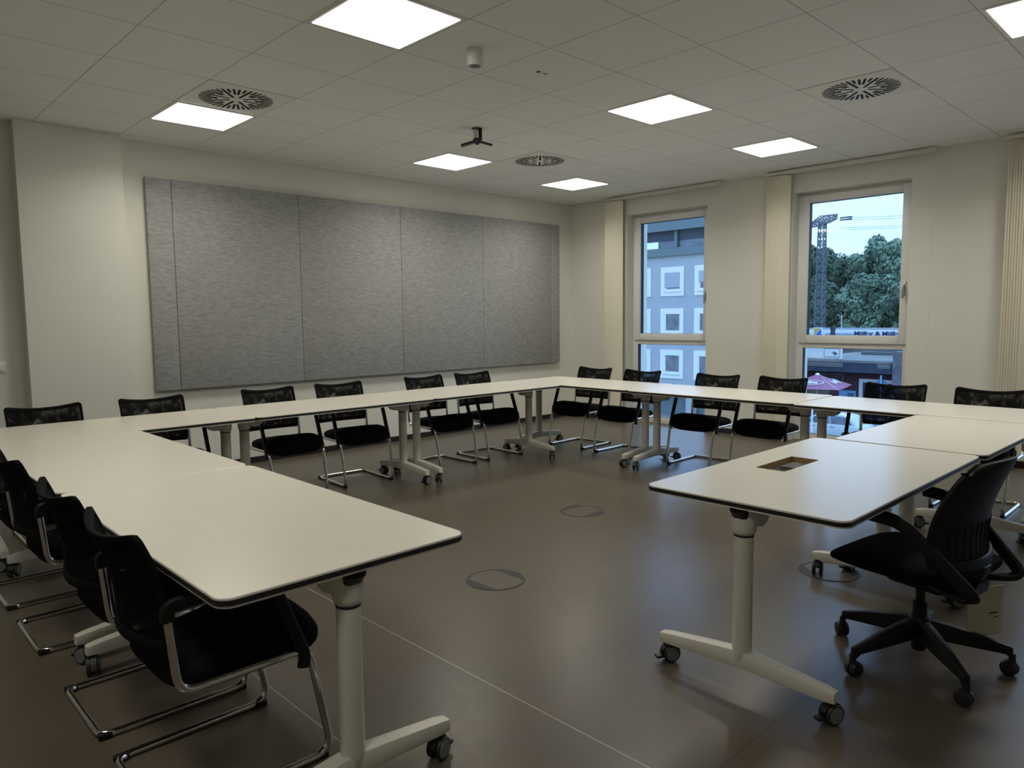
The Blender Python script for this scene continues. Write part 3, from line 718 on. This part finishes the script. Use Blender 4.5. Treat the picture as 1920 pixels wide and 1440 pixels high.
part('sky_pane', mat('bright_pane', (.75, .8, .85), .05, 1.0, var=.02, vscale=2), t, [(42.17, 42.2, 29.28, 31.0, 5.98, 6.44)])
for c in range(4):
    for r, zc in enumerate((3.72, .95, -1.83)):
        yc = 25.39 + 2.62 * c
        s = part('window_surround', MO['white_trim'], t, [(41.94, 42.02, yc - .9, yc - .6, zc - .97, zc + .97), (41.94, 42.02, yc + .6, yc + .9, zc - .97, zc + .97),
                 (41.94, 42.02, yc - .6, yc + .6, zc - .97, zc - .6), (41.94, 42.02, yc - .6, yc + .6, zc + .6, zc + .97), (41.88, 42.0, yc - .66, yc + .66, zc - .70, zc - .60)])
        part('pane', MO['dark_glass'], s, [(41.98, 42.0, yc - .6, yc + .6, zc - .6, zc + .6)])
        part('casement', MO['white_trim'], s, [(41.96, 41.98, yc + .48, yc + .6, zc - .6, zc + .6), (41.96, 41.98, yc - .6, yc + .48, zc - .6, zc - .5)])
        if r == 0: part('roller_shutter', MO['shutter'], s, [(41.945, 41.96, yc - .58, yc + .58, zc - (.40 if c % 2 else .12), zc + .6)])

# low cafe with a deep fascia
t = empty('cafe_building', (53, 17.5, G)); tag(t, 'low maroon cafe with navy fascia seen through the second window', 'building'); C0 = Vector((53, 17.5, G))
part('wall', MO['maroon'], t, [(53, 64, 9.0, 24.4, G, -2.2)], org=C0)
part('roof_deck', MO['roof'], t, [(52.2, 66, 8.6, 24.4, -1.92, -1.80)], org=C0)
part('roof_parapet', MO['panel'], t, [(64, 66, 8.6, 24.4, -1.80, -1.0)], org=C0)
part('roof_ridge', MO['panel'], t, [(60, 60.4, 10, 22.4, -1.80, -1.55)], org=C0)
part('fascia', MO['navy'], t, [(52.0, 53.0, 17.3, 24.4, -2.62, -1.92)], org=C0)
part('fascia_edge', MO['panel'], t, [(51.95, 52.2, 17.3, 24.4, -1.95, -1.88)], org=C0)
part('fascia_panel', MO['panel'], t, [(51.94, 52.0, 20.6, 24.0, -2.28, -2.0)], org=C0)
part('fascia_panel', MO['panel'], t, [(51.94, 52.0, 17.45, 18.3, -2.28, -2.0)], org=C0)
d = part('door_frame', MO['post_white'], t, [(52.9, 53.02, 19.58, 19.83, G, -3.1), (52.9, 53.02, 17.5, 17.62, G, -3.1), (52.9, 53.02, 17.62, 19.58, -3.34, -3.1)], org=C0)
part('door_leaf', MO['navy'], d, [(52.97, 53.03, 17.62, 19.58, G, -3.34)], org=C0)
w = part('wall_window', MO['panel'], t, [(52.92, 53.02, 20.95, 21.02, -3.9, -2.83), (52.92, 53.02, 21.02, 22.9, -2.9, -2.83), (52.92, 53.02, 22.83, 22.9, -3.9, -2.83)], org=C0)
part('pane', MO['maroon'], w, [(52.97, 53.03, 21.02, 22.83, -3.9, -2.9)], org=C0)
part('lower_panel', MO['beige'], t, [(52.9, 53.02, 21.9, 24.2, -5.2, -4.0)], org=C0)
po = part('poster', MO['sign_blue'], t, [(52.9, 53.0, 20.03, 21.2, -5.1, -3.98)], org=C0)
part('print', MO['blue_disc'], po, [(52.885, 52.9, 20.15, 20.6, -4.7, -4.15)], org=C0)
part('side_wing', mat('violet_gray_wall', (.14, .12, .15), .8, var=.3, vscale=3), t, [(51.5, 60, 13.0, 17.2, G, -1.1)], org=C0)
b = MB(); b.lathe((54, 22.2, -1.8), (0, 0, 1), [(.17, 0), (.17, 2.15), (.21, 2.17), (.21, 2.3)], 0, 12)
tag(b.build('vent_pipe', MO['navy'], smooth=True), 'dark pipe standing on the cafe roof in front of the repair shop sign', 'pipe')
# roof board
t = empty('roof_board', (53.1, 22.4, -1.8)); tag(t, 'pale sign board with a framed drawing standing on the cafe roof', 'sign'); R0 = Vector((53.1, 22.4, -1.8))
part('board', MO['sign_white'], t, [(53.1, 53.2, 21.15, 24.3, -1.76, -.80)], org=R0)
b = MB(); pp = rrect(21.28 - 22.4, 22.43 - 22.4, -1.66 + 1.8, -1.02 + 1.8, .08, 4); qq = rrect(21.31 - 22.4, 22.40 - 22.4, -1.63 + 1.8, -1.05 + 1.8, .06, 4)
b.loft([[Vector((-.005, p[0], p[1])) for p in pp], [Vector((-.02, p[0], p[1])) for p in pp], [Vector((-.02, p[0], p[1])) for p in qq], [Vector((-.005, p[0], p[1])) for p in qq]], 0, False, True)
b.build('outline', MO['blue_disc'], t)
b = MB()
for yy, zz, r in ((-.78, .42, .10), (-.70, .50, .07), (-.86, .36, .06), (-.74, .33, .05), (-.62, .44, .05)): b.lathe((0, yy, zz), (-1, 0, 0), [(r, .005), (r, .018)], 0, 9)
b.box(-.018, -.005, -1.0, -.5, .43, .45); b.build('drawing', MO['zinc'], t)
b = MB(); b.box(0, .1, -1.0, -.9, 0, .06); b.box(0, .1, 1.5, 1.6, 0, .06); b.build('foot', MO['zinc'], t)

# parasol
U0 = Vector((48.9, 21.05, G)); t = empty('cafe_parasol', U0); tag(t, 'pink-red square parasol with white oval logos outside the cafe', 'parasol')
ap = Vector((0, 0, 2.72)); cs = [Vector((2.15, -1.45, 1.93)), Vector((-2.05, -2.25, 1.93)), Vector((-2.6, 1.5, 1.93)), Vector((1.6, 2.3, 1.93))]
b = MB(); k = len(cs); N_ = 8
for i in range(4):
    a_, c_ = cs[i], cs[(i + 1) % 4]
    def pt(u, v, dz):
        e = a_.lerp(c_, v); p = ap.lerp(e, u); p = p.copy(); p.z += -.05 * math.sin(PI * u) - .09 * u * math.sin(PI * v) * .4 + dz; return p
    for iu in range(N_):
        for iv in range(N_):
            u0, u1, v0, v1 = iu / N_, (iu + 1) / N_, iv / N_, (iv + 1) / N_
            q = [pt(u0, v0, 0), pt(u1, v0, 0), pt(u1, v1, 0), pt(u0, v1, 0)]; b.add(q, [(0, 1, 2, 3)])
            b.add([p - Vector((0, 0, .02)) for p in q], [(0, 1, 2, 3)])
can = b.build('canopy', MO['awning'], t)
b = MB(); b.lathe(ap, (0, 0, 1), [(.16, -.06), (.12, .02), (.02, .08)], 0, 12); b.build('finial', MO['sign_white'], t, smooth=True)
b = MB(); b.tube([Vector((0, 0, 0)), Vector((0, 0, 2.66))], .035, 0, 10); b.build('pole', MO['post_white'], t, smooth=True)
for i in range(4): 
    b = MB(); b.tube([ap - Vector((0, 0, .05)), ap.lerp(cs[i], .5) - Vector((0, 0, .06)), cs[i] - Vector((0, 0, .02))], .018, 0, 6); b.build('rib', MO['post_white'], t)
# oval emblem and letters on the two sides that face the window
for i in (0, 1):
    a_, c_ = cs[i], cs[(i + 1) % 4]; mid = (a_ + c_) / 2
    ctr = ap.lerp(mid, .62); ex = (c_ - a_).normalized(); ey = (ap - mid).normalized(); nn = ex.cross(ey)
    if nn.z < 0: nn = -nn
    ctr = ctr + nn * .045; b = MB()
    if i == 1: pts = [ctr + ex * (.78 * math.cos(2 * PI * q / 32)) + ey * (.34 * math.sin(2 * PI * q / 32)) for q in range(32)]; b.tube(pts, .022, 0, 5, closed=True)
    else:
        pts = [ctr + ex * (.78 * math.cos(PI * .62 + PI * .75 * q / 16)) + ey * (.34 * math.sin(PI * .62 + PI * .75 * q / 16)) for q in range(17)]; b.tube(pts, .022, 0, 5)
        pts = [ctr + ex * (.78 * math.cos(-PI * .3 + PI * .55 * q / 12)) + ey * (.34 * math.sin(-PI * .3 + PI * .55 * q / 12)) for q in range(13)]; b.tube(pts, .022, 0, 5)
    b.build('oval_emblem', MO['sign_white'], can)
    cu = bpy.data.curves.new('w', 'FONT'); cu.body = 'Ifina'; cu.size = .46; cu.align_x = 'CENTER'; cu.offset = .012; cu.shear = .3; cu.extrude = .01
    tt = bpy.data.objects.new('w', cu); COL.objects.link(tt); bpy.context.view_layer.update()
    me = bpy.data.meshes.new_from_object(tt.evaluated_get(bpy.context.evaluated_depsgraph_get())); bpy.data.objects.remove(tt)
    me.materials.clear(); me.materials.append(MO['sign_white'])
    wo = bpy.data.objects.new('lettering', me); COL.objects.link(wo); wo.parent = can
    exx = ex if ex.y < 0 else -ex
    Mx = Matrix((exx, ey, exx.cross(ey))).transposed().to_4x4(); Mx.translation = ctr - ey * .15; wo.matrix_local = Mx

# traffic sign seen from behind
t = empty('traffic_sign', (46, 15.97, G)); tag(t, 'round traffic sign seen from behind on a pale post', 'traffic sign')
b = MB(); b.lathe((0, 0, 2.38), (1, 0, 0), [(.40, 0), (.40, .03)], 0, 32); b.build('disc', MO['blue_disc'], t, smooth=True)
b = MB(); b.tube([Vector((-.05, 0, 0)), Vector((-.05, 0, 3.05))], .045, 0, 10); b.build('post', MO['sign_blue'], t, smooth=True)

# car parked along the street
t = empty('parked_car', (39.5, 16.35, G)); tag(t, 'silver car parked in front of the cafe, partly hidden by the table legs', 'car')
def carprof(): return [(-2.15, .35), (-2.15, .72), (-2.02, .88), (-1.55, .93), (1.0, .92), (1.85, .80), (2.12, .62), (2.15, .35)]
b = MB(); pr = carprof()
b.loft([[Vector((x * s0, p[0] * s1, p[1])) for p in pr] for x, s0, s1 in ((-.86, 1, .98), (-.80, 1, 1), (.80, 1, 1), (.86, 1, .98))]); b.build('body', MO['car'], t, bevel=.05, seg=3)
cab = [(-1.75, .90), (-1.35, 1.36), (-.9, 1.45), (.05, 1.46), (.35, 1.40), (1.12, .90)]
b = MB(); b.loft([[Vector((x, p[0], p[1])) for p in cab] for x in (-.70, .70)]); cb = b.build('cabin', MO['car'], t, bevel=.06, seg=3)
for ya, yb, yc2, yd in ((-1.52, -1.26, -.42, -.42), (-.34, -.34, .28, .92)):
    b = MB(); q = [(ya, .93), (yb, 1.33), (yc2, 1.37), (yd, .93)]
    b.loft([[Vector((s, p[0], p[1])) for p in q] for s in (-.725, -.70)]); b.build('side_window', MO['dark_glass'], t)
for y in (-.55, .45):
    b = MB(); b.box(-.885, -.86, y - .10, y + .10, .77, .80); b.build('door_handle', MO['zinc'], t)
for y in (-1.32, 1.38):
    for s in (-1, 1):
        b = MB(); b.lathe((s * .86, y, .31), (-s, 0, 0), [(.31, -.01), (.31, .2)], 0, 24); b.lathe((s * .875, y, .31), (-s, 0, 0), [(.19, 0), (.19, .02)], 1, 20); b.build('wheel', [MO['tyre'], MO['panel']], t, smooth=True)
b = MB(); b.box(-1.02, -.84, .72, .86, .88, 1.0); b.build('mirror', MO['car'], t, bevel=.03)

# car repair shop with its long sign
t = empty('repair_shop', (76, 27, G)); tag(t, 'car repair shop behind the cafe with a long white lettered sign', 'building'); S0 = Vector((76, 27, G))
part('wall', MO['panel'], t, [(76, 86, 17, 37, G, -.12)], org=S0)
sb = part('sign_board', MO['sign_white'], t, [(75.0, 76.0, 19, 36.5, -1.35, -.16)], org=S0)
def word(name, body, size, y, z, m, off, sh, wide):
    o = text_mesh(name, body, size, (0, 0, 0), FACE_NEG_X, m, None, off, sh, wide=wide)
    o.parent = sb; o.location = Vector((74.97, y, z)) - S0; return o
word('lettering', 'auto reparatur', .48, 31.62, -.70, MO['sign_blue'], .006, .25, 1.0)
word('lettering', 'M\u00fcller & M\u00fcller', .55, 28.74, -.68, MO['sign_navy'], .022, 0, 1.27)
lg = part('logo', MO['sign_white'], sb, [(74.9, 75.0, 31.91, 32.79, -.86, .085)], org=S0)
b = MB(); y0, y1, z0, z1 = 31.99 - 27, 32.71 - 27, -.78 - G, .0 - G
for tri, m in (([(y1, z1), (y0 + .05, z1), (y1, z0 + .05)], 'logo_yellow'), ([(y0, z0), (y1 - .05, z0), (y0, z1 - .05)], 'logo_blue')):
    b = MB(); b.loft([[Vector((x - 76, p[0], p[1])) for p in tri] for x in (74.88, 74.9)]); b.build('logo_triangle', MO[m], lg)

t = empty('flag_pole', (68, 27.2, G)); tag(t, 'thin pale pole standing in front of the repair shop sign', 'pole')
b = MB(); b.tube([Vector((0, 0, 0)), Vector((0, 0, 6.6))], .035, 0, 10); b.build('shaft', MO['post_white'], t, smooth=True)
b = MB(); b.lathe((0, 0, 6.6), (0, 0, 1), [(.04, 0), (.05, .03), (.02, .07)], 0, 10); b.build('cap', MO['post_white'], t, smooth=True)
b = MB(); b.tube([Vector((33, 14.4, G)), Vector((33, 14.4, -2.2))], .04, 0, 10)
tag(b.build('street_post', MO['post_white'], smooth=True), 'pale street post beside the parked car', 'post')

# pylon
t = empty('power_pylon', (95, 40.8, G)); tag(t, 'steel lattice power pylon with a crossarm, left in the second window', 'pylon')
hw = .40; top = 18.6; n = 17
def strut(b, a, c, r=.055): b.tube([Vector(a), Vector(c)], r, 0, 5)
for sx, sy in ((1, 1), (1, -1), (-1, 1), (-1, -1)):
    b = MB(); strut(b, (sx * .52, sy * .50, 0), (sx * .36, sy * .36, top), .075); b.build('corner_leg', MO['steel'], t)
b = MB()
for i in range(n):
    z0, z1 = top * i / n, top * (i + 1) / n; w0 = .51 - .15 * z0 / top; w1 = .51 - .15 * z1 / top
    for s in (1, -1):
        strut(b, (s * w0, -w0, z0), (s * w1, w1, z1)); strut(b, (s * w0, w0, z0), (s * w1, -w1, z1)); strut(b, (-w0, s * w0, z0), (w1, s * w1, z1)); strut(b, (w0, s * w0, z0), (-w1, s * w1, z1))
b.build('lattice', MO['steel'], t)
dA = Vector((-.72, -.69, 0)).normalized(); b = MB()
for s, ln in ((1, 4.7), (-1, 4.2)):
    tip = dA * s * ln + Vector((0, 0, 18.35))
    for q in (1, -1):
        off = Vector((dA.y, -dA.x, 0)) * .33 * q
        strut(b, off + Vector((0, 0, 18.2)), tip, .07); strut(b, off + Vector((0, 0, 19.3)), tip + Vector((0, 0, .55)), .07)
        for k in range(7):
            u, v = k / 7, (k + .5) / 7; lo = lambda f: (off * (1 - f) + Vector((0, 0, 18.2))).lerp(tip, f) if False else (off + Vector((0, 0, 18.2))).lerp(tip, f)
            hi = lambda f: (off + Vector((0, 0, 19.3))).lerp(tip + Vector((0, 0, .55)), f)
            strut(b, lo(u), hi(v), .04); strut(b, hi(v), lo((k + 1) / 7), .04)
    strut(b, tip, tip + Vector((0, 0, .55)), .06)
b.build('crossarm', MO['steel'], t)
for zz, y0 in ((18.5, -3.3), (18.25, -3.2), (17.7, -.4), (17.45, -.4)):
    b = MB(); a0 = Vector((-2.6 if y0 < -1 else 0, y0, zz)); e0 = Vector((-6, -40, zz - 1.3)); pts = [a0.lerp(e0, k / 12) - Vector((0, 0, 1.0 * math.sin(PI * k / 12) * .5)) for k in range(13)]
    b.tube(pts, .022, 0, 5); b.build('wire', MO['steel'], t)
for zz in (18.5, 18.25):
    b = MB(); a0 = Vector((-2.6, -3.3, zz)); b.tube([a0, a0 + Vector((-.2, -1.5, 0))], .09, 0, 6); b.build('insulator', MO['navy'], t)

# trees behind
def tree(x, y, hgt, rad, label, seed, dark=False):
    rr = random.Random(seed); t = empty('tree', (x, y, G)); tag(t, label, 'tree', 'leafy trees behind the repair shop')
    b = MB(); b.lathe((0, 0, 0), (0, 0, 1), [(.45, 0), (.35, hgt * .35), (.16, hgt * .8)], 0, 10); b.build('trunk', MO['bark'], t, smooth=True)
    b = MB(); lobes = []
    for k in range(30):
        z = hgt * rr.uniform(.16, .92); f = 1 - max(0, (z / hgt - .55)) * 1.6; a = rr.uniform(0, 2 * PI); r = rad * f * rr.uniform(.1, .85)
        lobes.append((Vector((r * math.cos(a), r * math.sin(a), z)), rad * rr.uniform(.26, .44)))
    lobes.append((Vector((0, 0, hgt * .93)), rad * .28))
    for c, R in lobes:
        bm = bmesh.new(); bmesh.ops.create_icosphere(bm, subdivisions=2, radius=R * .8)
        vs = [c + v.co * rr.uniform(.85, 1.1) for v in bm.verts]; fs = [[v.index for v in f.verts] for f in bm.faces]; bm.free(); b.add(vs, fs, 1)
        for q in range(240):
            d = Vector((rr.gauss(0, 1), rr.gauss(0, 1), rr.gauss(0, 1) + .25)).normalized(); p = c + d * R * rr.uniform(.85, 1.12)
            u = Vector((rr.gauss(0, 1), rr.gauss(0, 1), rr.gauss(0, 1))).normalized(); v = u.cross(d); v = v.normalized() if v.length > 1e-4 else Vector((1, 0, 0)); u = (v.cross(d) + d * rr.uniform(-.5, .5)).normalized()
            s = rr.uniform(.16, .36); b.add([p - u * s, p + v * s * .7, p + u * s, p - v * s * .7], [(0, 1, 2, 3)], 0)
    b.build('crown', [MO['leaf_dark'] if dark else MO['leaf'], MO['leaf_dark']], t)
tree(121, 54.5, 18.4, 4.6, 'tall tree just left of and behind the pylon', 1, True)
tree(117, 49.6, 17.2, 4.4, 'dark tree between the pylon and the taller round tree', 2, True)
tree(126, 48.3, 16.6, 4.5, 'lower tree where the tree line dips', 3)
tree(118, 42.3, 18.6, 4.6, 'highest round-topped tree in the middle of the second window', 4)
tree(112, 37.4, 17.2, 4.4, 'tree at the right side of the second window', 5)
tree(124, 60.5, 18.0, 4.8, 'tree at the far left of the tree line, mostly hidden by the wall', 6)
tree(105, 32.5, 15.4, 4.2, 'lower paler tree at the right end, close behind the long sign', 7)
tree(106, 39.8, 12.0, 4.0, 'low bushy tree right behind the lettering of the long sign', 8)
tree(108, 45.2, 11.0, 4.2, 'low dark tree just right of the pylon foot', 9, True)
